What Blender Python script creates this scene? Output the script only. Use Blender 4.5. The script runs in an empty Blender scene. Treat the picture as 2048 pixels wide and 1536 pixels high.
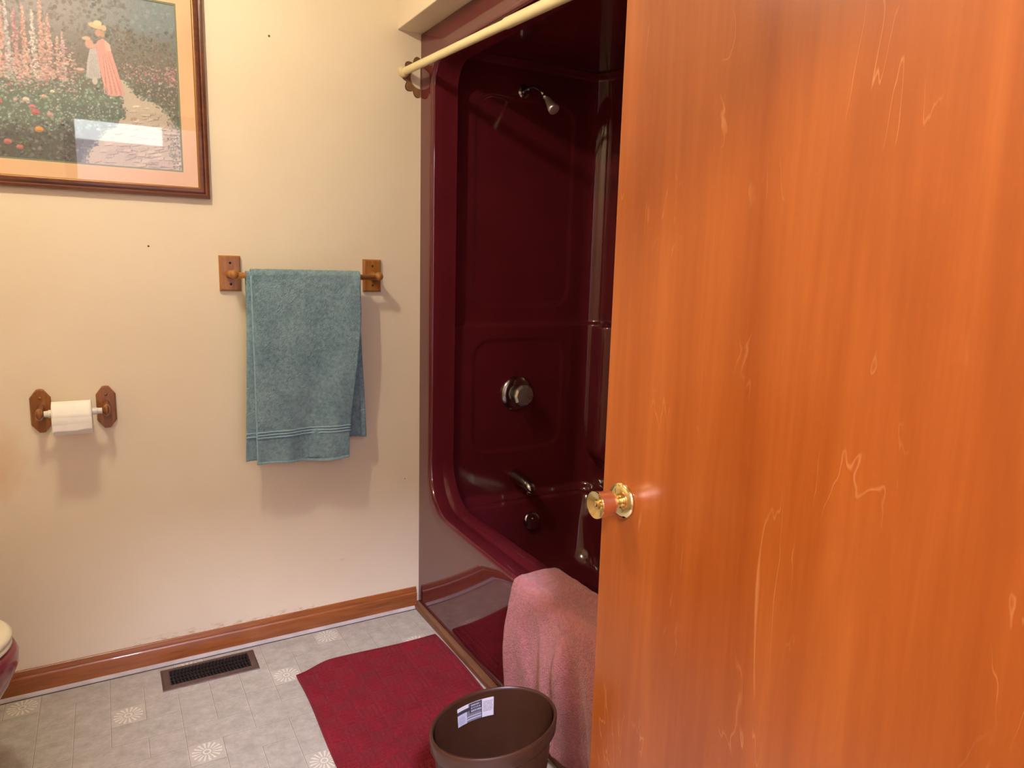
import bpy, bmesh, math, random
import numpy as np
from mathutils import Vector, Matrix
S = bpy.context.scene
COL = S.collection
PI = math.pi
def R_(d): return math.radians(d)

# ------------------------------------------------------------------ camera, world, exposure
def cam_axes(yaw, pitch, roll):
    fw = Vector((math.sin(yaw)*math.cos(pitch), math.cos(yaw)*math.cos(pitch), -math.sin(pitch)))
    rt = Vector((math.cos(yaw), -math.sin(yaw), 0)); dn = fw.cross(rt)
    return (math.cos(roll)*rt+math.sin(roll)*dn), (-math.sin(roll)*rt+math.cos(roll)*dn), fw
rt, dn, fw = cam_axes(R_(29.981), R_(9.473), R_(-1.509))
cd = bpy.data.cameras.new('camera'); cam = bpy.data.objects.new('camera', cd); COL.objects.link(cam)
M = Matrix.Identity(4)
for i in range(3):
    M[i][0] = rt[i]; M[i][1] = -dn[i]; M[i][2] = -fw[i]
M[0][3], M[1][3], M[2][3] = -0.99877, -2.41687, 1.32
cam.matrix_world = M
cd.sensor_width = 36; cd.lens = 1419.3/2048*36; cd.clip_start = 0.02
S.camera = cam
S.view_settings.view_transform = 'Standard'; S.view_settings.look = 'None'
S.view_settings.gamma = 1; S.view_settings.use_curve_mapping = False
S.view_settings.exposure = 0.0
w = bpy.data.worlds.new('world'); S.world = w; w.use_nodes = True
w.node_tree.nodes['Background'].inputs[0].default_value = (0.02, 0.02, 0.025, 1)
w.node_tree.nodes['Background'].inputs[1].default_value = 1.0
BULB_E = 990.0        # radiance of the two bare bulbs on the bathroom ceiling
BULB_C = (1.0, 0.88, 0.68)
HALL_E = 395.0         # radiance of the globe in the hall behind the camera
HALL_C = (0.93, 0.91, 1.30)
FAR_E = 9.5

# ------------------------------------------------------------------ colour + materials
def lin(c):
    return tuple(((v/255)/12.92 if v/255 <= 0.04045 else ((v/255+0.055)/1.055)**2.4) for v in c)
def L4(c): return (*lin(c), 1)
class NT:
    def __init__(s, m): s.t = m.node_tree; s.n = s.t.nodes; s.l = s.t.links
    def new(s, ty, **kw):
        n = s.n.new(ty)
        for k, v in kw.items(): setattr(n, k, v)
        return n
    def link(s, a, b): s.l.new(a, b)
    def coord(s, scale=(1,1,1), rot=(0,0,0), out='Object'):
        tc = s.new('ShaderNodeTexCoord'); mp = s.new('ShaderNodeMapping')
        mp.inputs['Scale'].default_value = scale; mp.inputs['Rotation'].default_value = rot
        s.link(tc.outputs[out], mp.inputs[0]); return mp.outputs[0]
    def noise(s, vec, scale, detail=4, rough=.5, dist=0):
        n = s.new('ShaderNodeTexNoise'); n.inputs['Scale'].default_value = scale
        n.inputs['Detail'].default_value = detail; n.inputs['Roughness'].default_value = rough
        n.inputs['Distortion'].default_value = dist
        s.link(vec, n.inputs['Vector']); return n.outputs[0]
    def ramp(s, fac, stops, interp='LINEAR'):
        r = s.new('ShaderNodeValToRGB'); r.color_ramp.interpolation = interp
        e = r.color_ramp.elements
        while len(e) < len(stops): e.new(0.5)
        for q, (p, c) in zip(e, stops):
            q.position = p; q.color = c if len(c) == 4 else (*c, 1)
        s.link(fac, r.inputs[0]); return r.outputs[0]
    def math(s, op, a, b=None, c=None):
        m = s.new('ShaderNodeMath', operation=op)
        for i, v in enumerate((a, b, c)):
            if v is None: continue
            if isinstance(v, (int, float)): m.inputs[i].default_value = v
            else: s.link(v, m.inputs[i])
        return m.outputs[0]
    def mix(s, fac, a, b, mode='MIX'):
        m = s.new('ShaderNodeMix', data_type='RGBA', blend_type=mode)
        for k, v in ((0, fac), (6, a), (7, b)):
            if isinstance(v, (int, float)): m.inputs[k].default_value = v
            elif isinstance(v, tuple): m.inputs[k].default_value = v if len(v) == 4 else (*v, 1)
            else: s.link(v, m.inputs[k])
        return m.outputs[2]
    def bump(s, h, strength=.2, dist=.001):
        b = s.new('ShaderNodeBump'); b.inputs['Strength'].default_value = strength
        b.inputs['Distance'].default_value = dist; s.link(h, b.inputs['Height']); return b.outputs[0]
def newmat(name, col=(.5,.5,.5), rough=.5, metal=0, coat=0, spec=.5):
    m = bpy.data.materials.new(name); m.use_nodes = True
    b = m.node_tree.nodes['Principled BSDF']
    b.inputs['Base Color'].default_value = (*col, 1); b.inputs['Roughness'].default_value = rough
    b.inputs['Metallic'].default_value = metal; b.inputs['Coat Weight'].default_value = coat
    b.inputs['Coat Roughness'].default_value = .05; b.inputs['Specular IOR Level'].default_value = spec
    return m, NT(m), b
def noisy(name, c1, c2, scale, rough=.5, metal=0, coat=0, bump=0, bscale=None, stretch=(1,1,1), bd=.001, lo=.35, hi=.65):
    m, n, b = newmat(name, c1, rough, metal, coat)
    v = n.coord(stretch)
    f = n.noise(v, scale, 5)
    n.link(n.ramp(f, [(lo, c1), (hi, c2)]), b.inputs['Base Color'])
    if bump: n.link(n.bump(n.noise(v, bscale or scale*3, 4), bump, bd), b.inputs['Normal'])
    return m

# wall paint: cream, with fine roller texture, scuffs low down, an orange patch near the holder
def wall_material():
    m, n, b = newmat('wall_paint', lin((238, 222, 190)), .42)
    v = n.coord()
    base = n.ramp(n.noise(v, 3, 4), [(.3, lin((237, 222, 190))), (.7, lin((242, 228, 198)))])
    sp = n.new('ShaderNodeSeparateXYZ'); n.link(v, sp.inputs[0])
    X, Z = sp.outputs[0], sp.outputs[2]
    # rust-brown specks just above the skirting
    sv = n.coord((1, 1, 2.2))
    low = n.math('SUBTRACT', 1.0, n.math('SMOOTHSTEP' if False else 'MULTIPLY', n.math('ABSOLUTE', n.math('SUBTRACT', Z, .088)), 45))
    low = n.math('MAXIMUM', low, 0.0)
    band = n.math('MULTIPLY', n.math('GREATER_THAN', X, -.98), n.math('LESS_THAN', X, -.40))
    sn = n.ramp(n.noise(sv, 34, 6, .7), [(.50, (0, 0, 0)), (.66, (1, 1, 1))])
    stain = n.math('MULTIPLY', n.math('MULTIPLY', low, sn), band)
    base = n.mix(n.math('MULTIPLY', stain, .75), base, lin((184, 138, 76)))
    # grey rubbed marks low on the wall
    gn = n.ramp(n.noise(n.coord((1, 1, 3.0), (0, .5, 0)), 16, 6, .75), [(.62, (0, 0, 0)), (.72, (1, 1, 1))])
    gz = n.math('MULTIPLY', n.math('LESS_THAN', Z, .36), n.math('GREATER_THAN', Z, .17))
    gx = n.math('GREATER_THAN', X, -.75)
    base = n.mix(n.math('MULTIPLY', n.math('MULTIPLY', n.math('MULTIPLY', gn, gz), gx), .30), base, lin((150, 130, 120)))
    # orange-brown patch at far left below the paper holder
    dx = n.math('MULTIPLY', n.math('ADD', X, 1.30), 9.5); dz = n.math('MULTIPLY', n.math('ADD', Z, -.71), 6.5)
    d = n.math('SQRT', n.math('ADD', n.math('MULTIPLY', dx, dx), n.math('MULTIPLY', dz, dz)))
    d = n.math('ADD', d, n.math('MULTIPLY', n.math('SUBTRACT', n.noise(v, 14, 3), .5), 1.0))
    st = n.ramp(d, [(.2, (1, 1, 1)), (.95, (0, 0, 0))])
    base = n.mix(n.math('MULTIPLY', st, .38), base, lin((216, 152, 70)))
    n.link(base, b.inputs['Base Color'])
    n.link(n.bump(n.noise(v, 130, 3), .06, .001), b.inputs['Normal'])
    return m
M_wall = wall_material()
M_plain_wall = noisy('plain_paint', lin((238, 224, 198)), lin((232, 216, 188)), 3, .5, bump=.05, bscale=130)
M_ceil = noisy('ceiling_paint', lin((236, 230, 218)), lin((230, 222, 208)), 4, .8, bump=.2, bscale=90)
M_hallwall = noisy('hall_paint', lin((206, 190, 184)), lin((198, 182, 176)), 3, .6)
M_carpet = noisy('hall_carpet', lin((120, 104, 90)), lin((98, 84, 72)), 60, .95, bump=.5)

def wood_mat(name, dark, light, axis='x', scale=1.0, rough=.35, coat=.3):
    m, n, b = newmat(name, dark, rough, 0, coat)
    st = {'x': (.10, 1, 1), 'z': (1, 1, .10), 'y': (1, .10, 1)}[axis]
    v = n.coord(st)
    f = n.noise(v, 28*scale, 6, .6, .7)
    g = n.noise(v, 120*scale, 3, .6)
    c = n.ramp(f, [(.28, dark), (.5, tuple((a+b2)/2 for a, b2 in zip(dark, light))), (.72, light)])
    c = n.mix(.22, c, n.ramp(g, [(.35, tuple(a*.45 for a in dark)), (.6, light)]))
    n.link(c, b.inputs['Base Color']); n.link(n.bump(g, .12, .0006), b.inputs['Normal'])
    return m
M_base = wood_mat('baseboard_wood', lin((124, 64, 24)), lin((172, 100, 46)), 'x', .9, .32, .4)
M_quarter = wood_mat('quarter_round_wood', lin((96, 58, 34)), lin((132, 88, 56)), 'y')
M_oak = wood_mat('oak', lin((140, 84, 30)), lin((186, 124, 54)), 'z', 1.3, .3, .4)
M_oakx = wood_mat('oak_rail', lin((140, 84, 34)), lin((190, 130, 66)), 'x', 1.3, .3, .4)
M_oakred = wood_mat('stained_oak', lin((116, 64, 20)), lin((160, 98, 38)), 'z', 1.3, .22, .6)
M_frame = wood_mat('walnut_frame', lin((74, 34, 16)), lin((116, 62, 34)), 'x', .8, .3, .5)

def door_material():
    m, n, b = newmat('door_veneer', lin((214, 122, 44)), .26, 0, .35)
    b.inputs['Coat Roughness'].default_value = .18
    v = n.coord((1, 1, .055))
    v2 = n.coord((1, 1, .30))
    f = n.noise(v, 13, 5, .55, .4)
    c = n.ramp(f, [(.25, lin((158, 76, 18))), (.5, lin((172, 88, 25))), (.75, lin((188, 102, 34)))])
    fine = n.ramp(n.noise(v, 95, 3, .6), [(.3, (.86, .80, .76)), (.7, (1, 1, 1))])
    c = n.mix(.6, c, fine, 'MULTIPLY')
    blot = n.ramp(n.noise(v2, 4.5, 4, .6, .6), [(.3, (.86, .80, .70)), (.65, (1, 1, 1))])
    c = n.mix(.85, c, blot, 'MULTIPLY')
    # curly figure: thin contour lines of a warped noise
    h = n.noise(n.coord((1, 1, .22)), 8.5, 4, .5, .6)
    fr = n.math('FRACT', n.math('MULTIPLY', h, 8.0))
    ln = n.math('ABSOLUTE', n.math('SUBTRACT', fr, .5))
    line = n.ramp(ln, [(0, (1, 1, 1)), (.045, (0, 0, 0))])
    ln2 = n.math('ABSOLUTE', n.math('SUBTRACT', fr, .55))
    line2 = n.ramp(ln2, [(0, (1, 1, 1)), (.03, (0, 0, 0))])
    mask = n.ramp(n.noise(n.coord((1, 1, .6)), 9, 3, .5), [(.55, (0, 0, 0)), (.66, (1, 1, 1))])
    c = n.mix(n.math('MULTIPLY', n.math('MULTIPLY', line, mask), .26), c, lin((246, 176, 104)))
    c = n.mix(n.math('MULTIPLY', n.math('MULTIPLY', line2, mask), .24), c, lin((158, 74, 24)))
    n.link(c, b.inputs['Base Color'])
    n.link(n.bump(n.noise(v, 60, 4), .04, .001), b.inputs['Normal'])
    return m
M_door = door_material()
M_gold = newmat('brass', (.88, .72, .36), .10, 1)[0]
M_goldsat = newmat('satin_brass', (.90, .62, .40), .28, 1)[0]
M_chrome = newmat('chrome', (.72, .70, .68), .09, 1)[0]
M_chromesat = newmat('satin_chrome', (.80, .76, .68), .34, .8)[0]
M_chromedull = newmat('worn_chrome', (.42, .40, .38), .20, 1)[0]
M_acrylic = newmat('smoked_acrylic', (.42, .38, .33), .10, .7, 1)[0]
def tub_material():
    m, n, b = newmat('burgundy_gelcoat', lin((102, 28, 38)), .09, 0, .3)
    v = n.coord()
    n.link(n.ramp(n.noise(v, 5, 4), [(.3, lin((90, 26, 33))), (.7, lin((96, 29, 37)))]), b.inputs['Base Color'])
    n.link(n.ramp(n.noise(v, 7, 4), [(.3, (.06, .06, .06)), (.8, (.11, .11, .11))]), b.inputs['Roughness'])
    n.link(n.bump(n.noise(v, 6, 2), .03, .01), b.inputs['Normal'])
    return m
M_tub = tub_material()
M_porc = noisy('burgundy_porcelain', lin((138, 62, 68)), lin((130, 56, 62)), 5, .2, 0, .3)
M_seat = noisy('ivory_plastic', lin((244, 236, 208)), lin((238, 228, 198)), 4, .25)
M_rod = noisy('cream_enamel', lin((240, 228, 178)), lin((234, 220, 166)), 30, .30, stretch=(1, .2, 1))
M_rodend = noisy('cream_rubber', lin((226, 210, 164)), lin((216, 198, 150)), 30, .6)
M_paper = noisy('tissue', lin((252, 250, 240)), lin((248, 246, 234)), 40, .9, bump=.25, bscale=260)
M_white = noisy('white_plastic', lin((236, 232, 222)), lin((226, 222, 210)), 20, .35)
def terry(name, c1, c2, scale=260, vs=7, stretch=(1, 1, 1), sheen=.3, dk=.45):
    m, n, b = newmat(name, c1, .95)
    b.inputs['Sheen Weight'].default_value = sheen; b.inputs['Sheen Roughness'].default_value = .5
    v = n.coord()
    big = n.noise(n.coord(stretch), vs, 5, .6)
    loop = n.new('ShaderNodeTexVoronoi'); loop.inputs['Scale'].default_value = scale; n.link(v, loop.inputs['Vector'])
    sm = n.noise(v, scale*.35, 4, .7)
    c = n.ramp(big, [(.3, c1), (.7, c2)])
    c = n.mix(.55, c, n.ramp(sm, [(.32, (dk, dk, dk)), (.62, (1, 1, 1))]), 'MULTIPLY')
    n.link(c, b.inputs['Base Color'])
    hh = n.math('ADD', n.math('MULTIPLY', loop.outputs[0], -.6), sm)
    n.link(n.bump(hh, .9, .0035), b.inputs['Normal'])
    return m
M_blue = terry('blue_terry', lin((118, 154, 164)), lin((146, 177, 184)), 230, 9, dk=.30)
M_blueband = noisy('blue_woven_band', lin((146, 184, 194)), lin((160, 196, 204)), 60, .8, bump=.3, stretch=(1, 1, 12))
M_bluehem = noisy('blue_hem', lin((150, 184, 190)), lin((128, 166, 176)), 90, .8, bump=.3)
M_pink = terry('pink_terry', lin((190, 112, 112)), lin((204, 126, 124)), 240, 5)
M_mat = terry('red_chenille', lin((128, 3, 23)), lin((148, 8, 31)), 420, 10, sheen=.02)
M_can = noisy('brown_plastic', lin((76, 46, 30)), lin((68, 41, 26)), 8, .33)
M_vent = noisy('brown_enamel', lin((98, 76, 66)), lin((84, 64, 54)), 30, .38, .2)
M_black = newmat('shade_black', (.006, .006, .006), .8)[0]
M_ventdark = noisy('dark_fins', lin((50, 42, 38)), lin((36, 30, 28)), 30, .35, .5)
M_caulk = noisy('grey_caulk', lin((196, 186, 180)), lin((178, 168, 160)), 20, .5)
M_gap = newmat('dark_gap', lin((70, 62, 60)), .9)[0]
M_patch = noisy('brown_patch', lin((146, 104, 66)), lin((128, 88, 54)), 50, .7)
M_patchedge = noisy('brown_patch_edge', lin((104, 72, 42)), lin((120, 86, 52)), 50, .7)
M_hole = newmat('hole_dark', lin((110, 92, 60)), .9)[0]
M_mount = noisy('peach_mount', lin((236, 198, 156)), lin((230, 190, 148)), 6, .8)
M_green = newmat('green_mount', lin((128, 140, 110)), .8)[0]
M_goldlip = newmat('gilt_lip', lin((150, 104, 52)), .4, .5)[0]

def floor_material(kind):
    m, n, b = newmat('vinyl_' + kind, lin((170, 162, 144)), .38)
    v = n.coord()
    a = n.noise(v, 24, 6, .72)
    s = n.noise(v, 90, 4, .7)
    c = n.ramp(a, [(.32, lin((168, 163, 150))), (.5, lin((184, 180, 168))), (.66, lin((198, 194, 184)))])
    c = n.mix(.5, c, n.ramp(s, [(.35, (.82, .81, .79)), (.62, (1, 1, 1))]), 'MULTIPLY')
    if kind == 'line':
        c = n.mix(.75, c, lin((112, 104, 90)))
    if kind == 'linelit':
        c = n.mix(.6, c, lin((216, 212, 200)))  # lit side of the embossed joint, painted as a paler strip
    if kind == 'motif':
        uv = n.new('ShaderNodeTexCoord').outputs['UV']
        sp = n.new('ShaderNodeSeparateXYZ'); n.link(uv, sp.inputs[0])
        x = n.math('SUBTRACT', sp.outputs[0], .5); y = n.math('SUBTRACT', sp.outputs[1], .5)
        ang = n.math('ARCTAN2', y, x); r = n.math('SQRT', n.math('ADD', n.math('MULTIPLY', x, x), n.math('MULTIPLY', y, y)))
        pet = n.math('SINE', n.math('MULTIPLY', ang, 16))
        pet = n.math('ADD', pet, n.math('MULTIPLY', n.math('SUBTRACT', n.noise(v, 120, 2), .5), 2.2))
        petm = n.math('GREATER_THAN', pet, .15)
        rin = n.math('MULTIPLY', n.math('GREATER_THAN', r, .17), n.math('LESS_THAN', r, .44))
        ring = n.math('LESS_THAN', n.math('ABSOLUTE', n.math('SUBTRACT', r, .10)), .028)
        mk = n.math('MAXIMUM', n.math('MULTIPLY', petm, rin), ring)
        c = n.mix(.35, c, lin((214, 208, 190)))
        c = n.mix(n.math('MULTIPLY', mk, .8), c, lin((234, 232, 216)))
        n.link(n.bump(mk, .5, .001), b.inputs['Normal'])
    else:
        n.link(n.bump(n.math('ADD', a, s), .12, .001), b.inputs['Normal'])
    n.link(c, b.inputs['Base Color'])
    n.link(n.ramp(s, [(.3, (.30, .30, .30)), (.7, (.48, .48, .48))]), b.inputs['Roughness'])
    return m
M_tile, M_line, M_linelit, M_motif = [floor_material(k) for k in ('tile', 'line', 'linelit', 'motif')]
def emis(name, col, e):
    m = bpy.data.materials.new(name); m.use_nodes = True; t = m.node_tree
    for x in list(t.nodes):
        if x.type != 'OUTPUT_MATERIAL': t.nodes.remove(x)
    em = t.nodes.new('ShaderNodeEmission'); em.inputs[0].default_value = (*col, 1); em.inputs[1].default_value = e
    t.links.new(em.outputs[0], t.nodes['Material Output'].inputs[0]); return m

# ------------------------------------------------------------------ geometry helpers
def smooth(me, on=True):
    for p in me.polygons: p.use_smooth = on
def obj(name, bm, mats, parent=None, sm=True, auto=None, bevel=0, bseg=2, world=True):
    bmesh.ops.recalc_face_normals(bm, faces=bm.faces)
    me = bpy.data.meshes.new(name); bm.to_mesh(me); bm.free()
    if not isinstance(mats, (list, tuple)): mats = [mats]
    for m in mats: me.materials.append(m)
    o = bpy.data.objects.new(name, me); COL.objects.link(o)
    if parent:
        o.parent = parent
        if world:   # geometry given in world coordinates: shift it to the parent's frame
            o.matrix_parent_inverse = Matrix.Identity(4)
            me.transform(parent_world(parent).inverted())
    if bevel:
        b = o.modifiers.new('bevel', 'BEVEL'); b.width = bevel; b.segments = bseg; b.limit_method = 'ANGLE'; b.angle_limit = R_(40)
    if sm:
        smooth(me)
        if auto is not None:
            me.set_sharp_from_angle(angle=R_(auto))
    return o
def parent_world(p):
    m = p.matrix_basis.copy()
    while p.parent: p = p.parent; m = p.matrix_basis @ m
    return m
def recenter(o, loc):
    """move a mesh object's origin to loc, geometry stays in place"""
    o.data.transform(Matrix.Translation(-Vector(loc))); o.location = loc
def tag(o, label, cat, group=None):
    o['label'] = label; o['category'] = cat
    if group: o['group'] = group
    return o
def thing(name, label, cat, loc):
    o = bpy.data.objects.new(name, None); COL.objects.link(o); o.location = loc; o.empty_display_size = .05
    return tag(o, label, cat)
def struct(name, bm, mats, **kw):
    o = obj(name, bm, mats, **kw)
    if not kw.get('parent'): o['kind'] = 'structure'
    return o
def box(bm, x0, x1, y0, y1, z0, z1, mi=0):
    r = bmesh.ops.create_cube(bm, size=1)
    for v in r['verts']:
        v.co = Vector(((x0+x1)/2+v.co.x*(x1-x0), (y0+y1)/2+v.co.y*(y1-y0), (z0+z1)/2+v.co.z*(z1-z0)))
    for f in {f for v in r['verts'] for f in v.link_faces}: f.material_index = mi
    return r['verts']
def BX(*a): bm = bmesh.new(); box(bm, *a); return bm
def loft(bm, loops, closed=True, cap0=False, cap1=False, mi=0):
    vs = [[bm.verts.new(p) for p in lp] for lp in loops]
    n = len(vs[0])
    for a, b in zip(vs, vs[1:]):
        for i in range(n if closed else n-1):
            j = (i+1) % n
            try: f = bm.faces.new((a[i], a[j], b[j], b[i])); f.material_index = mi
            except ValueError: pass
    if cap0: bm.faces.new(vs[0]).material_index = mi
    if cap1: bm.faces.new(vs[-1][::-1]).material_index = mi
    return vs
def lathe(bm, prof, origin, axis, seg=40, sx=1.0, mi=0, cap=True):
    """prof: list of (distance along axis, radius)"""
    ax = Vector(axis).normalized(); t = Vector((0, 0, 1)) if abs(ax.z) < .9 else Vector((1, 0, 0))
    u = ax.cross(t).normalized(); v = ax.cross(u); o = Vector(origin)
    loops = [[o+ax*d+u*math.cos(2*PI*k/seg)*max(r, 1e-5)*sx+v*math.sin(2*PI*k/seg)*max(r, 1e-5) for k in range(seg)] for d, r in prof]
    loft(bm, loops, True, cap, cap, mi)
def tube(bm, pts, rad, seg=16, mi=0):
    pts = [Vector(p) for p in pts]; rs = rad if isinstance(rad, (list, tuple)) else [rad]*len(pts)
    up = None; loops = []
    for i, p in enumerate(pts):
        d = (pts[min(i+1, len(pts)-1)]-pts[max(i-1, 0)]).normalized()
        if up is None:
            up = d.cross(Vector((0, 0, 1)) if abs(d.z) < .9 else Vector((1, 0, 0))).normalized()
        up = (up-d*up.dot(d)).normalized(); w2 = d.cross(up)
        loops.append([p+(up*math.cos(2*PI*k/seg)+w2*math.sin(2*PI*k/seg))*rs[i] for k in range(seg)])
    loft(bm, loops, True, True, True, mi)
def grid(bm, fn, nu, nv, mi=0, uvl=None):
    vs = [[bm.verts.new(fn(i/nu, j/nv)) for i in range(nu+1)] for j in range(nv+1)]
    for j in range(nv):
        for i in range(nu):
            f = bm.faces.new((vs[j][i], vs[j][i+1], vs[j+1][i+1], vs[j+1][i])); f.material_index = mi
            if uvl:
                for lp, (a, b) in zip(f.loops, ((i, j), (i+1, j), (i+1, j+1), (i, j+1))): lp[uvl].uv = (a/nu, b/nv)
def solid(o, t, off=0):
    s = o.modifiers.new('thickness', 'SOLIDIFY'); s.thickness = t; s.offset = off; return o
def sst(a, b, x):
    t = min(1, max(0, (x-a)/(b-a))); return t*t*(3-2*t)
def hsh(x, y=0.0):
    s = math.sin(x*12.9898+y*78.233)*43758.5453; return s-math.floor(s)
def vn(x, y):
    xi, yi = math.floor(x), math.floor(y); fx, fy = x-xi, y-yi
    fx = fx*fx*(3-2*fx); fy = fy*fy*(3-2*fy)
    a = hsh(xi, yi)*(1-fx)+hsh(xi+1, yi)*fx; b = hsh(xi, yi+1)*(1-fx)+hsh(xi+1, yi+1)*fx
    return (a*(1-fy)+b*fy)*2-1

# ------------------------------------------------------------------ room shell
NW = -2.28       # near wall (doorway wall) inner face
LW = -1.95       # left wall
CH = 2.44        # ceiling
SOF = -.085      # soffit face
# back wall (towel wall), behind everything, runs behind the tub too
bm = bmesh.new(); box(bm, LW-.1, .95, 0, .1, 0, CH); wall_back = struct('wall_back', bm, M_wall, sm=False)
bm = bmesh.new(); box(bm, LW-.1, LW, NW-.12, 0, 0, CH); struct('wall_left', bm, M_plain_wall, sm=False)
bm = bmesh.new()   # right: wall beyond the tub, wing wall at the tub's foot, near-right return
box(bm, .80, .90, NW, 0, 0, CH)
box(bm, -.02, .80, -1.64, -1.525, 0, CH)
struct('wall_right', bm, M_plain_wall, sm=False)
DX0, DX1, DH = -1.08, -.163, 2.06
bm = bmesh.new()
box(bm, LW, DX0, NW-.11, NW, 0, CH); box(bm, DX1, .80, NW-.11, NW, 0, CH); box(bm, DX0, DX1, NW-.11, NW, DH, CH)
struct('wall_front', bm, M_plain_wall, sm=False)
bm = bmesh.new(); box(bm, LW-.1, .95, NW-.11, .1, CH, CH+.08); struct('ceiling', bm, M_ceil, sm=False)
bm = bmesh.new(); box(bm, SOF, .80, -1.525, -.0005, 2.093, CH); struct('trim_4', bm, M_plain_wall, sm=False, bevel=.003)  # dropped soffit over the tub
# door casing round the doorway (wood)
bm = bmesh.new()
for y0, y1 in ((NW, NW+.014), (NW-.124, NW-.11)):
    box(bm, DX0-.055, DX0, y0, y1, 0, DH+.055); box(bm, DX1, DX1+.055, y0, y1, 0, DH+.055); box(bm, DX0, DX1, y0, y1, DH, DH+.055)
struct('trim_3', bm, M_base, sm=False, bevel=.003)

# floor with vinyl tile pattern: 5x5 repeat of small squares merged to larger stones
P = .0899; X0 = -1.232; Y0 = -.0215; PY = .0905
noV = {(2, 4), (3, 3), (0, 4), (1, 0), (4, 1), (0, 0), (3, 0), (4, 4)}
noV -= {(0, 0), (4, 4)}
noH = {(1, 2), (4, 3), (0, 3), (3, 1), (0, 1), (2, 1), (1, 4)}
noH -= {(0, 3)}
bm = bmesh.new(); uvl = bm.loops.layers.uv.new('UVMap')
def q(x0, x1, y0, y1, mi, z=0.0):
    if x1-x0 < 1e-6 or y1-y0 < 1e-6: return
    vs = [bm.verts.new(p) for p in ((x0, y0, z), (x1, y0, z), (x1, y1, z), (x0, y1, z))]
    f = bm.faces.new(vs); f.material_index = mi
    for lp, uv in zip(f.loops, ((0, 0), (1, 0), (1, 1), (0, 1))): lp[uvl].uv = uv
g = .0015
for c in range(-9, 14):
    for r in range(-1, 26):
        x0, x1 = X0+c*P, X0+(c+1)*P; y1 = Y0-r*PY; y0 = y1-PY
        k, rr = c % 5, r % 5
        V0 = 1 if (k, rr) not in noV else 0; V1 = 1 if ((k+1) % 5, rr) not in noV else 0
        H0 = 1 if (k, rr) not in noH else 0; H1 = 1 if (k, (rr+1) % 5) not in noH else 0
        motif = (k, rr) in ((2, 2), (4, 0))
        if motif: V0 = V1 = H0 = H1 = 1
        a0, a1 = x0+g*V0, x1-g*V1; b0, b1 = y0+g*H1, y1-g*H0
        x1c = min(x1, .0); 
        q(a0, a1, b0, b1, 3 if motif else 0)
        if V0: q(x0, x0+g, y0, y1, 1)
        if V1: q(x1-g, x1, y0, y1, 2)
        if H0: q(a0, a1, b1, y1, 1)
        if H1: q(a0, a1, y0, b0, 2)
me_floor = obj('floor', bm, [M_tile, M_line, M_linelit, M_motif], sm=False); me_floor['kind'] = 'structure'
for p in me_floor.data.polygons:
    pass
bm = BX(LW-.1, .95, NW-.11, .1, -.1, -.002); struct('floor_base', bm, M_tile, sm=False)

# skirting on the back wall, extruded profile
def extrude_x(prof, x0, x1):
    bm = bmesh.new(); loft(bm, [[(x, y, z) for y, z in prof] for x in (x0, x1)], True, True, True); return bm
bbp = [(0, .010), (-.013, .010), (-.0135, .058), (-.012, .062), (-.0095, .065), (-.0095, .071), (-.0075, .075), (-.006, .081), (-.003, .0835), (0, .0835)]
bb = struct('baseboard_back', extrude_x(bbp, LW, -.012), M_base, auto=35)
qp = [(-.0005, .0)]+[(-.0005-.021*math.sin(a), .0145*math.cos(a)) for a in [i*PI/2/6 for i in range(7)]]
struct('trim_1', extrude_x(qp, LW, -.022), M_caulk, auto=50)
struct('trim_5', BX(LW, -.022, -.0245, -.0212, 0, .0012), M_gap, sm=False)
prof = [(0, 0)]+[(-.020*math.cos(a), .024*math.sin(a)) for a in [i*PI/2/8 for i in range(9)]]
bm = bmesh.new(); loft(bm, [[(x-.0015, y, z) for x, z in prof] for y in (-.002, -1.52)], True, True, True)
struct('trim_2', bm, M_quarter, auto=50)
# small nail holes left in the plaster
for x, z, s in ((-.505, 2.001, .0035), (-.872, 1.349, .003), (-.057, .522, .002)):
    bm = bmesh.new(); lathe(bm, [(0, s), (.0006, s*.9), (.0007, s*.3)], (x, -.0001, z), (0, -1, 0), 10)
    obj('nail_hole', bm, M_hole, wall_back)

# hall behind the camera (seen only in reflections and lighting the bathroom through the doorway)
HY0, HY1, HC = NW-.11, -4.8, 3.0
struct('floor_hall', BX(-2.6, 1.6, HY1, HY0, -.1, 0.0), M_carpet, sm=False)
struct('ceiling_hall', BX(-2.6, 1.6, HY1-.1, HY0+.1, HC, HC+.08), M_ceil, sm=False)
struct('wall_hall_left', BX(-2.7, -2.6, HY1-.1, HY0, 0, HC), M_hallwall, sm=False)
struct('wall_hall_right', BX(1.6, 1.7, HY1-.1, HY0, 0, HC), M_hallwall, sm=False)
bm = bmesh.new(); box(bm, -2.6, LW-.1, HY0, HY0+.1, 0, HC); box(bm, .95, 1.6, HY0, HY0+.1, 0, HC); box(bm, LW-.1, .95, HY0, HY0+.1, CH+.08, HC)
struct('wall_hall_near', bm, M_hallwall, sm=False)
WX0, WX1, WZ0, WZ1 = -1.60, -.46, 2.275, 2.66      # gap in the hall's far wall for the added glowing panel
bm = bmesh.new(); box(bm, -2.6, WX0, HY1-.1, HY1, 0, HC); box(bm, WX1, 1.6, HY1-.1, HY1, 0, HC); box(bm, WX0, WX1, HY1-.1, HY1, 0, WZ0); box(bm, WX0, WX1, HY1-.1, HY1, WZ1, HC)
struct('wall_hall_far', bm, M_hallwall, sm=False)

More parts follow.
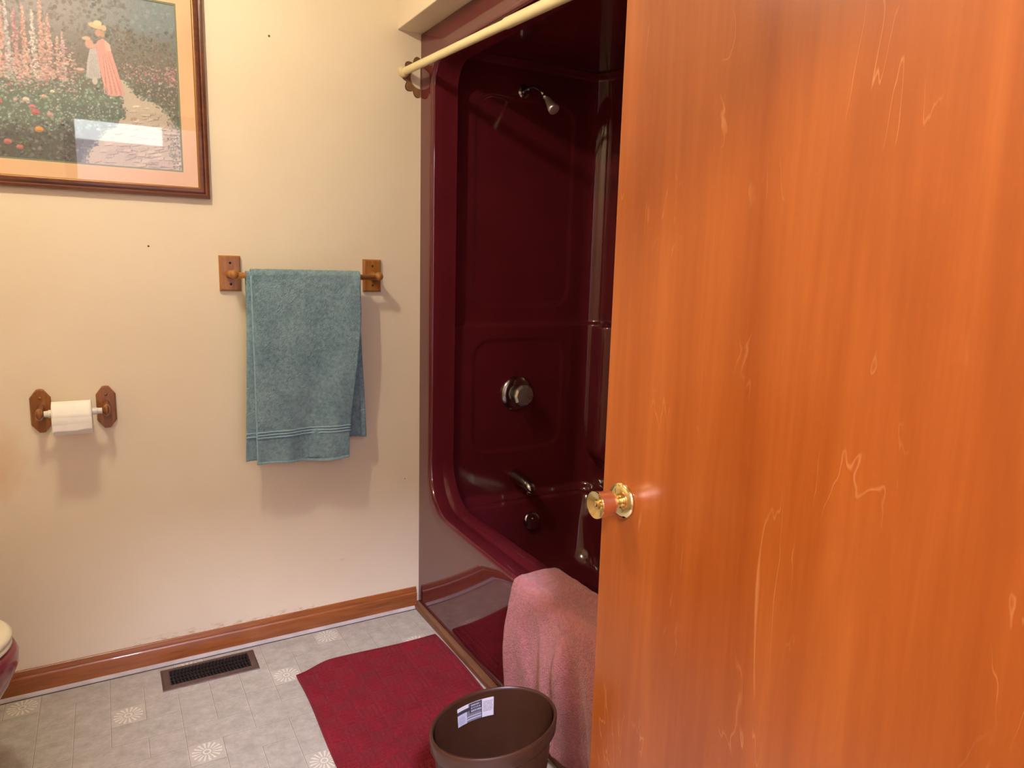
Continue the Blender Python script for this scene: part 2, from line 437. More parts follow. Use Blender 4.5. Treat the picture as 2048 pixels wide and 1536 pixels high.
# ------------------------------------------------------------------ lamps
M_bulb = emis('bulb_glow', BULB_C, BULB_E); M_globe = emis('globe_glow', HALL_C, HALL_E); M_far = emis('far_glow', (.95, .97, 1), FAR_E)
t = thing('ceiling_light', 'two-bulb flush ceiling light in the middle of the bathroom ceiling', 'ceiling light', (-1.108, -.942, CH))
bm = bmesh.new(); lathe(bm, [(0, .09), (.012, .088), (.018, .075), (.019, .0)], (-1.108, -.942, CH), (0, 0, -1)); obj('canopy', bm, M_white, t)
for s in (-1, 1):
    c = Vector((-1.108+s*.04, -.942+s*.035, 2.388))
    bm = bmesh.new(); lathe(bm, [(-.034, .012), (-.024, .014)], c, (0, 0, -1)); obj('lamp_holder', bm, M_white, t)
    bm = bmesh.new(); bmesh.ops.create_uvsphere(bm, u_segments=20, v_segments=12, radius=.023, matrix=Matrix.Translation(c)); obj('bulb', bm, M_bulb, t)
def globe(name, label, c, r, m, CH):
    t = thing(name, label, 'ceiling light', (c[0], c[1], CH))
    bm = bmesh.new(); lathe(bm, [(0, r*1.15), (.02, r*1.1), (.022, 0)], (c[0], c[1], CH), (0, 0, -1)); obj('canopy', bm, M_white, t)
    bm = bmesh.new(); lathe(bm, [(.022, r), (.05, r*.95), (.075, r*.7), (.088, r*.35), (.092, 0)], (c[0], c[1], CH), (0, 0, -1)); obj('glass_dome', bm, m, t)
globe('hall_light', 'glowing dome light on the high hall ceiling outside the doorway', (-1.12, -3.62), .21, M_globe, HC)
bm = BX(WX0, WX1, HY1-.07, HY1-.06, WZ0, WZ1); struct('glow_panel_1', bm, M_far, sm=False)  # unseen glowing panel, added to put a bright reflection in the picture glass

# ------------------------------------------------------------------ tub and shower unit
TW, TL, TH = .745, 1.52, 2.09
NC = 12     # segments in each rounded corner (even)
def opening(s, x):
    y0, y1, z0, z1 = -1.42-s, -.098+s, .444-s, 1.992+s
    rb, rtp = max(.17+s, .01), max(.085+s, .01)
    pts = []
    def arc(cy, cz, r, a0):
        for i in range(NC+1):
            a = a0+(PI/2)*i/NC; pts.append((x, cy+r*math.cos(a), cz+r*math.sin(a)))
    arc(y1-rb, z0+rb, rb, -PI/2)                          # bottom far
    for i in range(1, 10): pts.append((x, y1, z0+rb+(z1-rtp-z0-rb)*i/10))
    arc(y1-rtp, z1-rtp, rtp, 0)
    for i in range(1, 10): pts.append((x, y1-rtp+(y0+rtp-y1+rtp)*i/10, z1))
    arc(y0+rtp, z1-rtp, rtp, PI/2)
    for i in range(1, 10): pts.append((x, y0, z1-rtp+(z0+rb-z1+rtp)*i/10))
    arc(y0+rb, z0+rb, rb, PI)
    for i in range(1, 30): pts.append((x, y0+rb+(y1-rb-y0-rb)*i/30, z0))
    return pts
def outer():
    y0, y1, z0, z1 = -TL, -.0008, .0, TH
    pts = []; o = opening(.014, 0)
    def arc(ia, ib, corner):
        A, B = ia, ib
        for i in range(NC+1):
            f = i/NC
            if f <= .5: g2 = f*2; pts.append((0, A[0]+(corner[0]-A[0])*g2, A[1]+(corner[1]-A[1])*g2))
            else: g2 = f*2-1; pts.append((0, corner[0]+(B[0]-corner[0])*g2, corner[1]+(B[1]-corner[1])*g2))
    k = NC+1
    arc((o[0][1], z0), (y1, o[NC][2]), (y1, z0))
    for i in range(1, 10): pts.append((0, y1, o[NC+i][2]))
    b = k+9
    arc((y1, o[b][2]), (o[b+NC][1], z1), (y1, z1))
    for i in range(1, 10): pts.append((0, o[b+NC+i][1], z1))
    b += k+9
    arc((o[b][1], z1), (y0, o[b+NC][2]), (y0, z1))
    for i in range(1, 10): pts.append((0, y0, o[b+NC+i][2]))
    b += k+9
    arc((y0, o[b][2]), (o[b+NC][1], z0), (y0, z0))
    for i in range(1, 30): pts.append((0, o[b+NC+i][1], z0))
    return pts
def bow(p):
    x, y, z = p
    a = max(0, math.sin(PI*min(1, max(0, -y/TL))))**.8
    if z < .444: f = (z/.444)**1.3
    else: f = 1-sst(.444, .66, z)
    fx = 1-sst(.02, .09, x)
    return Vector((x-.030*a*f*fx, y, z))
tub = thing('tub_shower', 'glossy burgundy one-piece bathtub and shower surround beside the cream wall', 'bathtub', (0, -.76, 0))
bm = bmesh.new(); O, I = outer(), opening(.014, 0)
loops = []
for k in range(11):
    f = k/10; loops.append([tuple(a*(1-f)+b*f for a, b in zip(p, q2)) for p, q2 in zip(O, I)])
for x, s in ((.001, .009), (.004, .0045), (.008, .0015), (.014, 0), (.046, 0), (.050, .0025), (.053, .0025), (.057, -.003), (.090, -.003), (.095, -.001), (.098, .004), (.0985, .016), (.099, .0425)):
    o_ = opening(s, x)
    if .04 < x < .093: o_ = [tuple(a*f+b*(1-f) for a, b in zip(p, q3)) for p, q3, f in ((p, q3, 1-sst(.47, .62, p[2])) for p, q3 in zip(o_, opening(0, x)))]
    loops.append(o_)
loops = [[bow(p) for p in lp] for lp in loops]
loft(bm, loops); front = obj('front_apron', bm, M_tub, tub, auto=50)
# surround walls
WY0, WY1, WXB, ZD = -1.466, -.054, .742, .405
def rrect_sd(u, v, u0, u1, v0, v1, r):
    cu, cv = (u0+u1)/2, (v0+v1)/2; a = abs(u-cu)-(u1-u0)/2+r; b = abs(v-cv)-(v1-v0)/2+r
    return math.hypot(max(a, 0), max(b, 0))+min(max(a, b), 0)-r
def wall_path(rc):
    pts = []
    n1 = int((WXB-rc-.097)/.0065)
    for i in range(n1+1): pts.append((.097+(WXB-rc-.097)*i/n1, WY1, 0, -1))
    for i in range(1, 17):
        a = PI/2-(PI/2)*i/16; pts.append((WXB-rc+rc*math.cos(a), WY1-rc+rc*math.sin(a), -math.cos(a), -math.sin(a)))
    for i in range(1, 61): pts.append((WXB, WY1-rc+(WY0+rc-WY1+rc)*i/60, -1, 0))
    for i in range(1, 17):
        a = -(PI/2)*i/16; pts.append((WXB-rc+rc*math.cos(a), WY0+rc+rc*math.sin(a), -math.cos(a), -math.sin(a)))
    for i in range(1, 21): pts.append((WXB-rc-(WXB-rc-.097)*i/20, WY0, 0, 1))
    return pts
path = wall_path(.085); cum = [0]
for a, b in zip(path, path[1:]): cum.append(cum[-1]+math.hypot(b[0]-a[0], b[1]-a[1]))
zs = []; z = ZD-.02
while z < 2.03:
    zs.append(z); z += .0065
for zz in (2.035, 2.042, 2.046): zs.append(zz)
loops = []
for z in zs:
    lp = []
    for (x, y, nx, ny), s in zip(path, cum):
        d = .014*(1-sst(1.090, 1.106, z))                       # lower half stands proud, ledge at 1.1 m
        d += .022*(1-sst(ZD, ZD+.03, z))                         # cove into the deck
        if y > -.08 and nx == 0:
            sd = rrect_sd(x, z, .185, .615, 1.165, 1.925, .075); d -= .005*(1-sst(-.012, 0, sd))
            sd = rrect_sd(x, z, .185, .590, .600, 1.045, .075); d -= .005*(1-sst(-.012, 0, sd))
        if nx == -1 and ny == 0:                                 # shallow pilasters and shelves on the long wall
            sd = rrect_sd(y, z, -1.25, -.27, 1.20, 1.92, .08); d -= .006*(1-sst(-.015, 0, sd))
            sd = rrect_sd(y, z, -1.25, -.27, .58, 1.03, .08); d -= .006*(1-sst(-.015, 0, sd))
            if z < 1.11: d += .055*(1-sst(.03, .10, abs(y+.165)))*(1-sst(1.094, 1.110, z))*sst(.50, .60, z)
        if z > 2.03: d += .03*(z-2.03)/.016
        lp.append((x+nx*d, y+ny*d, z))
    loops.append(lp)
bm = bmesh.new(); loft(bm, loops, closed=False)
obj('surround_wall', bm, M_tub, tub, auto=60)
struct_top = BX(.02, .79, -1.51, -.002, 2.046, 2.086); obj('surround_ceiling', struct_top, M_tub, tub, sm=False)
# basin
def plan(x0, x1, y0, y1, r, z):
    pts = []
    for cx_, cy_, a0 in ((x1-r, y1-r, 0), (x0+r, y1-r, PI/2), (x0+r, y0+r, PI), (x1-r, y0+r, 1.5*PI)):
        for i in range(13):
            a = a0+PI/2*i/12; pts.append((cx_+r*math.cos(a), cy_+r*math.sin(a), z))
    return pts
bm = bmesh.new()
loops = []
for ix, i1, iy, iy2, r, z in ((-.001, -.02, -.02, -.02, .02, ZD), (.0, .012, .028, .028, .03, ZD+.002), (.001, .026, .042, .045, .05, ZD-.004),
                         (.003, .034, .050, .055, .06, ZD-.018), (.012, .048, .062, .085, .08, .30), (.028, .062, .078, .15, .10, .18), (.045, .08, .10, .21, .12, .125), (.08, .115, .14, .27, .12, .103), (.15, .18, .22, .35, .1, .098)):
    loops.append(plan(.098+ix, WXB-i1, WY0+iy2, WY1-iy, r, z))
loft(bm, loops, True, False, True); obj('basin', bm, M_tub, tub, auto=70)
bm = bmesh.new(); lathe(bm, [(0, .037), (.004, .037), (.009, .032), (.011, .024), (.0105, .0)], (.432, -.121, .318), (0, -1, .18), 36)
ov = obj('overflow_plate', bm, M_chromedull, tub)
bm = bmesh.new(); lathe(bm, [(0, .006), (.003, .005), (.004, 0)], (.432, -.132, .33), (0, -1, .18), 12); obj('screw', bm, M_chrome, ov)
bm = bmesh.new(); lathe(bm, [(0, .035), (.003, .034), (.004, .02), (.001, .018)], (.42, -.33, .0975), (0, 0, 1), 28); obj('drain', bm, M_chromedull, tub)

# valve
t = thing('shower_valve', 'round chrome shower valve on the lower burgundy panel above the spout', 'faucet', (.382, -.061, .828))
yw = -.061
bm = bmesh.new(); lathe(bm, [(0, .070), (.004, .070), (.010, .066), (.016, .052), (.019, .030), (.020, .022)], (.382, yw, .828), (0, -1, 0), 56); obj('escutcheon', bm, M_chromedull, t)
bm = bmesh.new(); lathe(bm, [(.016, .021), (.030, .019), (.046, .018)], (.382, yw, .828), (0, -1, 0), 32); obj('stem_sleeve', bm, M_chrome, t)
bm = bmesh.new()
lathe(bm, [(.034, .022), (.040, .038), (.050, .043), (.060, .043), (.068, .036), (.071, .0)], (.382, yw, .828), (0, -1, 0), 10)
obj('knob', bm, M_acrylic, t, sm=False, bevel=.002)
# spout
t = thing('tub_spout', 'short chrome tub spout on the shower end wall between valve and overflow', 'faucet', (.385, -.061, .495))
bm = bmesh.new()
prof = [(0, .0, .027, .027), (.004, 0, .029, .029), (.02, -.001, .027, .026), (.06, -.004, .024, .023), (.10, -.009, .022, .020), (.125, -.015, .020, .018), (.138, -.022, .014, .012), (.142, -.026, .004, .004)]
loft(bm, [[(.385+rx*math.cos(2*PI*k/28), yw-d, .495+dz+rz*math.sin(2*PI*k/28)) for k in range(28)] for d, dz, rx, rz in prof], True, True, True)
obj('spout_body', bm, M_chromedull, t)
bm = bmesh.new(); lathe(bm, [(0, .014), (.012, .015), (.022, .016), (.023, .012)], (.385, yw-.120, .474), (0, -.15, -1), 24); obj('outlet', bm, M_chrome, t)
# shower head and arm
sx, sz = .385, 1.948; ys = -.049
t = thing('wall_shower', 'small chrome shower head on a bent arm high in the dark surround', 'shower head', (sx, ys, sz))
bm = bmesh.new(); lathe(bm, [(0, .028), (.003, .028), (.009, .020), (.012, .013)], (sx, ys, sz), (0, -1, 0), 32); obj('wall_flange', bm, M_chromedull, t)
arm = [(sx, ys-.004, sz), (sx, ys-.055, sz+.005), (sx, ys-.09, sz+.002), (sx, ys-.118, sz-.014), (sx, ys-.148, sz-.040)]
bm = bmesh.new(); tube(bm, arm, .0085, 14); obj('shower_arm', bm, M_chromedull, t)
bm = bmesh.new(); bmesh.ops.create_uvsphere(bm, u_segments=18, v_segments=12, radius=.013, matrix=Matrix.Translation((sx, ys-.151, sz-.043))); obj('ball_joint', bm, M_chromedull, t)
bm = bmesh.new(); lathe(bm, [(0, .008), (.01, .010), (.030, .0135), (.055, .019), (.066, .0195), (.068, .017), (.067, .0)], (sx+.001, ys-.156, sz-.048), (.05, -.70, -.70), 30); obj('spray_head', bm, M_chromesat, t)

# ------------------------------------------------------------------ shower rod
def rodp(y): return Vector((-.066-.055*y, y, 1.960+.014*y))
t = thing('shower_rod', 'cream tension shower rod spanning the front of the tub opening', 'shower curtain rod', tuple(rodp(-.01)))
yj = -.655
bm = bmesh.new(); tube(bm, [rodp(-.012), rodp(yj-.02)], .0125, 24); obj('thin_tube', bm, M_rod, t, auto=40)
bm = bmesh.new(); tube(bm, [rodp(yj), rodp(yj-.006), rodp(-1.505)], [.0142, .0148, .0148], 24); obj('thick_tube', bm, M_rod, t, auto=40)
dirr = (rodp(-1)-rodp(0)).normalized()
for y, d in ((-.0008, dirr), (-1.5235, -dirr)):
    bm = bmesh.new(); lathe(bm, [(0, .0185), (.006, .0185), (.010, .0165), (.018, .0160), (.020, .0135)], rodp(y), d, 28); obj('end_cap', bm, M_rodend, t)
# brown scalloped ring on the wall behind the rod's end
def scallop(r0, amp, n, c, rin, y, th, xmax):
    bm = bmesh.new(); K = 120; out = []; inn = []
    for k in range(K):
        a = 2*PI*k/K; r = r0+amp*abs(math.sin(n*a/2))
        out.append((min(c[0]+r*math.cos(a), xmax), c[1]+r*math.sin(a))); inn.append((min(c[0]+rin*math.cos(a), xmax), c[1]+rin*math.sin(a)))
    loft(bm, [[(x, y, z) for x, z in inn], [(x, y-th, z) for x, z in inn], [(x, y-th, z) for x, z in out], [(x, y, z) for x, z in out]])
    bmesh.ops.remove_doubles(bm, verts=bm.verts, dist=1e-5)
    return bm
t = thing('scalloped_patch', 'brown scalloped patch on the wall behind the end of the shower rod', 'wall patch', (-.03, -.0003, 1.95))
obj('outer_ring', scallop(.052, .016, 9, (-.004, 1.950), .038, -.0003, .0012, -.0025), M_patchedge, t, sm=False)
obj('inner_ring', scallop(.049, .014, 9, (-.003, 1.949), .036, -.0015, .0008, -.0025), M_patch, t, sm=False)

# ------------------------------------------------------------------ door
DFX = -.20; DY1 = -1.387; DY0 = NW+.004
dr = bpy.data.objects.new('door_1', None); COL.objects.link(dr); dr.location = (DFX+.0175, DY0, 0); dr['kind'] = 'structure'
bm = BX(DFX, DFX+.035, DY0, DY1, .012, 2.04); obj('door_slab', bm, M_door, dr, sm=False, bevel=.0015)
KY, KZ = -1.446, .904
for s in (-1, 1):
    fx = DFX if s < 0 else DFX+.035
    A = (s, 0, 0); O_ = (fx, KY, KZ)
    bm = bmesh.new(); lathe(bm, [(0, .0335), (.003, .0335), (.006, .0318), (.009, .027), (.011, .021), (.0115, .016), (.013, .013)], O_, A, 48)
    rose = obj('door_knob', bm, M_gold, dr)
    bm = bmesh.new(); lathe(bm, [(.010, .0118), (.018, .0115), (.022, .0135), (.0235, .0165)], O_, A, 48); obj('neck', bm, M_gold, rose)
    bm = bmesh.new(); lathe(bm, [(.0230, .0150), (.0245, .0195), (.028, .0215), (.040, .0222), (.052, .0238), (.0600, .0248)], O_, A, 48, cap=False); obj('grip', bm, M_goldsat, rose)
    bm = bmesh.new(); lathe(bm, [(.0600, .0250), (.0618, .0246), (.0612, .0226), (.0560, .0130), (.0550, .0080)], O_, A, 48, cap=False)
    lathe(bm, [(.0545, .0078), (.0590, .0074), (.0600, .0060), (.0602, 0)], O_, A, 24); obj('front_dish', bm, M_gold, rose, auto=40)
for z in (.25, 1.05, 1.85):
    bm = bmesh.new(); tube(bm, [(DFX+.040, DY0+.004, z-.045), (DFX+.040, DY0+.004, z+.045)], .005, 12); obj('hinge', bm, M_gold, dr)
bm = BX(DFX+.006, DFX+.029, DY1-.0002, DY1+.0012, KZ-.028, KZ+.028); obj('latch_plate', bm, M_gold, dr, sm=False)

# ------------------------------------------------------------------ framed picture
PX1, PX0, PZ0, PZ1 = -.696, -1.47, 1.497, 2.113
t = thing('framed_picture', 'framed flower garden print in dark wood hanging above the toilet', 'picture', ((PX0+PX1)/2, 0, PZ0))
def frame_loops(prof):
    """prof: (inset, y)"""
    return [[(PX0+i, y, PZ0+i), (PX1-i, y, PZ0+i), (PX1-i, y, PZ1-i), (PX0+i, y, PZ1-i)] for i, y in prof]
bm = bmesh.new(); loft(bm, frame_loops([(0, -.001), (0, -.018), (.002, -.021), (.006, -.022), (.009, -.019), (.012, -.0185), (.018, -.023), (.024, -.0235), (.0275, -.021), (.0275, -.006), (.0275, -.001)]))
obj('frame', bm, M_frame, t, sm=False)
bm = bmesh.new(); loft(bm, frame_loops([(.0272, -.020), (.0290, -.0195), (.0315, -.016), (.0315, -.010), (.0272, -.010)])); obj('gilt_lip', bm, M_goldlip, t, sm=False)
AX0, AX1, AZ0, AZ1 = PX0+.077, -.7715, 1.5745, 2.036
bm = bmesh.new()
def ring(bm, o, i, y0, y1):
    def rc(r, y): return [(r[0], y, r[2]), (r[1], y, r[2]), (r[1], y, r[3]), (r[0], y, r[3])]
    loft(bm, [rc(o, y0), rc(o, y1), rc(i, y1), rc(i, y0)])
ring(bm, (PX0+.02, PX1-.02, PZ0+.02, PZ1-.02), (AX0-.0045, AX1+.0045, AZ0-.0045, AZ1+.0045), -.008, -.0105)
obj('mount', bm, M_mount, t, sm=False)
bm = bmesh.new(); ring(bm, (AX0-.006, AX1+.006, AZ0-.006, AZ1+.006), (AX0, AX1, AZ0, AZ1), -.0072, -.0088); obj('inner_mount', bm, M_green, t, sm=False)
# the print: a garden painted cell by cell
NXc, NZc = 440, 320
random.seed(5); rng = np.random.default_rng(5)
gx = np.linspace(AX0-.002, AX1+.002, NXc+1); gz = np.linspace(AZ0-.002, AZ1+.002, NZc+1)
GX, GZ = np.meshgrid(gx, gz)
PXX = 352+(GX+.766)/.00129; PYY = (2.045-GZ)/.00139-(352-PXX)*.075      # drawing units of the print
img = np.zeros(GX.shape+(3,))
def C3(c): return np.array(c, float)
def blend(mask, col): 
    global img
    img = img*(1-mask[..., None])+C3(col)*mask[..., None]
def S_(a, b, x): t_ = np.clip((x-a)/(b-a), 0, 1); return t_*t_*(3-2*t_)
tl, tr2, mid, low = C3((150, 146, 146)), C3((112, 132, 138)), C3((92, 88, 82)), C3((72, 92, 82))
fx = S_(120, 340, PXX)[..., None]
img = tl*(1-fx)+tr2*fx
blend(S_(40, 140, PYY)*.9, (98, 92, 86)); blend(S_(150, 210, PYY)*.85, (84, 110, 98)); blend(S_(235, 270, PYY)*.85, (58, 62, 60))
def ell(cx, cy, rx, ry, col, a=1.0, soft=.25, rot=0):
    x0 = np.searchsorted(gx, -.766+(cx-rx-ry-2-352)*.00129); x1 = np.searchsorted(gx, -.766+(cx+rx+ry+2-352)*.00129)
    if x1 <= x0: return
    sl = (slice(None), slice(x0, x1)); xx = PXX[sl]-cx; yy = PYY[sl]-cy
    # restrict rows
    zc = 2.045-(cy+(352-cx)*.075)*.00139; rr_ = (rx+ry+3)*.00139
    z0 = np.searchsorted(gz, zc-rr_); z1 = np.searchsorted(gz, zc+rr_)
    if z1 <= z0: return
    sl = (slice(z0, z1), slice(x0, x1)); xx = PXX[sl]-cx; yy = PYY[sl]-cy
    if rot: c_, s_ = math.cos(rot), math.sin(rot); xx, yy = xx*c_+yy*s_, -xx*s_+yy*c_
    d = np.sqrt((xx/rx)**2+(yy/ry)**2); m = (np.clip((1-d)/soft, 0, 1)*a)[..., None]
    img[sl] = img[sl]*(1-m)+C3(col)*m
def poly(pts, col, a=1.0):
    m = np.zeros(PXX.shape, bool); n_ = len(pts)
    for i in range(n_):
        (x1, y1), (x2, y2) = pts[i], pts[(i+1) % n_]
        c_ = ((y1 > PYY) != (y2 > PYY)) & (PXX < (x2-x1)*(PYY-y1)/((y2-y1) or 1e-9)+x1); m ^= c_
    blend(m.astype(float)*a, col)
def jit(c, j): return tuple(np.clip(np.array(c)+rng.normal(0, j*.4, 3)+rng.normal(0, j*1.1), 0, 255))
for _ in range(1500):      # misty trees
    x, y = rng.uniform(-130, 370), rng.uniform(-20, 150)
    base = (116, 110, 106) if x < 180 else (96, 100, 92) if y > 60 or x < 260 else (120, 142, 146)
    ell(x, y, rng.uniform(2, 5), rng.uniform(2, 5), jit(base, 12), .55)
for _ in range(900):
    x = rng.uniform(225, 362); y = rng.uniform(55, 150)
    if y > 50+(x-225)*.35: ell(x, y, rng.uniform(1, 3), rng.uniform(1, 3), jit((112, 100, 84), 18), .7)
for _ in range(1600):      # green leaves
    x = rng.uniform(-130, 300); y = rng.uniform(150, 262)
    if x > 225 and y > 150+(x-225)*.1: continue
    ell(x, y, rng.uniform(1.5, 4), rng.uniform(1, 3), jit((112, 150, 136), 24), .75, rot=rng.uniform(0, 3))
for _ in range(900):
    ell(rng.uniform(-130, 160), rng.uniform(245, 330), rng.uniform(1.5, 5), rng.uniform(1, 4), jit((76, 86, 82), 22), .7, rot=rng.uniform(0, 3))
# flagstone path
poly([(216, 158), (246, 160), (262, 182), (318, 212), (348, 250), (362, 300), (370, 350), (150, 350), (160, 300), (195, 262), (236, 230), (232, 200)], (198, 184, 164))
for _ in range(260):
    y = rng.uniform(165, 348); x = rng.uniform(160, 365)
    if x < 236-(y-230)*.75 or x > 255+(y-165)*.85: continue
    s = .5+(y-160)/130
    ell(x, y, rng.uniform(5, 10)*s, rng.uniform(1.6, 3)*s, jit((206, 190, 170), 12), .85, rot=-.1)
    ell(x, y+2.6*s, rng.uniform(5, 9)*s, .7*s, (118, 96, 84), .6, rot=rng.uniform(-.3, .2))
    if rng.random() < .35: ell(x+6*s, y, .7*s, 2.6*s, (122, 100, 88), .6, rot=.3)
poly([(262, 182), (300, 200), (330, 222), (362, 246), (362, 170), (250, 160)], (84, 84, 76), .8)
for _ in range(700):       # right-hand border
    x = rng.uniform(235, 364); y = rng.uniform(128, 225)
    if y > 160+(x-245)*.75: continue
    c = [(196, 100, 112), (206, 130, 136), (180, 158, 150), (96, 110, 90)][rng.integers(4)] if y < 165 else [(176, 150, 138), (104, 112, 94), (84, 88, 76)][rng.integers(3)]
    ell(x, y, rng.uniform(1, 2.6), rng.uniform(1, 2.6), jit(c, 14), .85)
for _ in range(240):
    x = rng.uniform(322, 366); y = rng.uniform(220, 345)
    ell(x, y, rng.uniform(1, 3), rng.uniform(1, 3), jit([(118, 124, 116), (150, 132, 138), (96, 104, 100)][rng.integers(3)], 16), .8)
for x0, y0, x1, y1 in ((246, 160, 262, 182), (262, 182, 318, 212), (318, 212, 350, 252), (236, 230, 195, 262), (195, 262, 160, 300), (160, 300, 148, 345), (216, 158, 232, 200), (232, 200, 236, 230)):
    for _ in range(46):
        f_ = rng.random(); ell(x0+(x1-x0)*f_+rng.normal(0, 3.5), y0+(y1-y0)*f_+rng.normal(0, 3.5), rng.uniform(1.5, 4), rng.uniform(1.2, 3), jit((94, 112, 96), 22), .85)
# hollyhock spires
for x0 in list(rng.uniform(-120, 0, 9))+[3, 14, 22, 46, 62, 77, 92, 104, 119, 128, 32]:
    top = rng.uniform(10, 60) if x0 < 105 else rng.uniform(75, 100); c = [(206, 160, 160), (206, 198, 194), (214, 158, 146), (186, 184, 188), (196, 132, 138)][rng.integers(5)]
    y = top
    while y < 165:
        w2 = 1.2+(y-top)*.035
        for _ in range(3): ell(x0+rng.normal(0, w2*.8), y+rng.normal(0, 1.5), rng.uniform(1, 2)+w2*.3, rng.uniform(1, 2)+w2*.25, jit(c, 18), .85)
        y += 2.8
for _ in range(1300):      # flower bed
    x = rng.uniform(-130, 150); y = rng.normal(145, 24)
    c = [(206, 148, 144), (210, 168, 158), (196, 184, 178), (184, 118, 124), (128, 150, 140), (146, 126, 126)][rng.integers(6)]
    ell(x, y, rng.uniform(1, 4.2), rng.uniform(.8, 2.4), jit(c, 14), .85)
for _ in range(240):
    ell(rng.uniform(-130, 215), rng.uniform(165, 240), rng.uniform(1, 2.5), rng.uniform(.8, 2), jit((206, 200, 190), 18), .7)
for (x, y, r, c) in ((75, 260, 9, (240, 150, 40)), (71, 228, 9, (206, 84, 98)), (66, 218, 7, (214, 110, 122)), (6, 210, 10, (212, 92, 92)), (-30, 232, 9, (206, 84, 98)), (3, 234, 6, (206, 100, 110)), (18, 284, 8, (206, 96, 92)), (38, 294, 7, (206, 96, 92)), (97, 232, 7, (206, 150, 146)), (-70, 262, 9, (214, 120, 90)), (88, 198, 6, (216, 176, 150)), (104, 188, 5, (226, 216, 176)), (56, 205, 7, (222, 214, 196))):
    ell(x, y, r, r*.7, c, 1); ell(x, y+r*.35, r*.8, r*.25, tuple(v*.72 for v in c), .8); ell(x-r*.3, y-r*.3, r*.35, r*.2, tuple(min(255, v*1.15) for v in c), .7)
# two figures, seen from the side: an adult in a long coral dress and straw hat, a child in pale grey
poly([(193, 88), (204, 82), (215, 92), (220, 110), (228, 140), (240, 188), (222, 192), (206, 190), (198, 160), (192, 130), (190, 104)], (224, 150, 140))
for k in range(8):
    x = 196+k*4.6; poly([(200+k*1.6, 108), (201+k*1.6, 108), (x+6, 188), (x+4, 188)], (196, 112, 108) if k % 2 else (238, 176, 162), .7)
poly([(206, 84), (217, 92), (219, 106), (208, 104)], (236, 176, 160)); ell(196, 72, 7, 8, (206, 148, 128)); ell(204, 74, 5, 7, (196, 150, 110))
ell(193, 59, 17, 6, (232, 196, 140), 1, rot=.18); ell(196, 54, 9, 6, (240, 212, 160)); ell(207, 62, 6, 6, (226, 184, 130))
poly([(178, 104), (190, 100), (193, 130), (196, 158), (176, 160), (168, 156), (172, 128)], (186, 186, 190))
for k in range(5): poly([(179+k*2.6, 112), (180+k*2.6, 112), (176+k*4, 158), (174+k*4, 158)], (160, 160, 168), .7)
ell(178, 94, 9, 10, (214, 158, 138)); ell(173, 84, 9, 4, (224, 178, 150)); ell(186, 97, 8, 3, (222, 160, 146), rot=-.5)
poly([(196, 88), (200, 92), (186, 104), (182, 101)], (222, 156, 142)); ell(158, 146, 10, 6, (150, 120, 104)); ell(158, 143, 9, 3, (214, 178, 170)); ell(184, 164, 6, 8, (200, 196, 192))
for k in range(9): ell(150+k*2.2, 138-6*math.sin(k*PI/8), 1, 1, (170, 130, 112), .9)
img += rng.normal(0, 6, img.shape[:2])[..., None]
img = img*.82+img.mean(axis=2, keepdims=True)*.18
img = np.clip(img*.86+30, 0, 255)/255.0
img = np.where(img <= .04045, img/12.92, ((img+.055)/1.055)**2.4)
nv_, nh_ = NZc+1, NXc+1
co = np.stack([GX.ravel(), np.full(GX.size, -.0068), GZ.ravel()], 1).astype(np.float32)
idx = np.arange(nv_*nh_).reshape(nv_, nh_)
quads = np.stack([idx[:-1, :-1].ravel(), idx[:-1, 1:].ravel(), idx[1:, 1:].ravel(), idx[1:, :-1].ravel()], 1)
me = bpy.data.meshes.new('artwork'); me.from_pydata(co.tolist(), [], quads.tolist())
ca = me.color_attributes.new('paint', 'FLOAT_COLOR', 'POINT')
ca.data.foreach_set('color', np.concatenate([img.reshape(-1, 3), np.ones((img.shape[0]*img.shape[1], 1))], 1).astype(np.float32).ravel())
m, n, b = newmat('print_ink', (.5, .5, .5), .6)
at = n.new('ShaderNodeAttribute', attribute_name='paint'); n.link(at.outputs['Color'], b.inputs['Base Color'])
me.materials.append(m)
o = bpy.data.objects.new('artwork', me); COL.objects.link(o); o.parent = t; me.transform(parent_world(t).inverted())
# glass pane
m = bpy.data.materials.new('picture_glass'); m.use_nodes = True; n = NT(m)
for x in list(n.n):
    if x.type != 'OUTPUT_MATERIAL': n.n.remove(x)
fr = n.new('ShaderNodeFresnel'); fr.inputs[0].default_value = 1.55; tr_ = n.new('ShaderNodeBsdfTransparent'); gl = n.new('ShaderNodeBsdfGlossy'); gl.inputs['Roughness'].default_value = .02
mx = n.new('ShaderNodeMixShader'); n.link(n.math('MULTIPLY', fr.outputs[0], 1.7), mx.inputs[0]); n.link(tr_.outputs[0], mx.inputs[1]); n.link(gl.outputs[0], mx.inputs[2]); n.link(mx.outputs[0], n.n['Material Output'].inputs[0])
bm = bmesh.new(); f = [bm.verts.new(p) for p in ((PX0+.028, -.013, PZ0+.028), (PX1-.028, -.013, PZ0+.028), (PX1-.028, -.013, PZ1-.028), (PX0+.028, -.013, PZ1-.028))]; bm.faces.new(f)
obj('glass_pane', bm, m, t, sm=False)

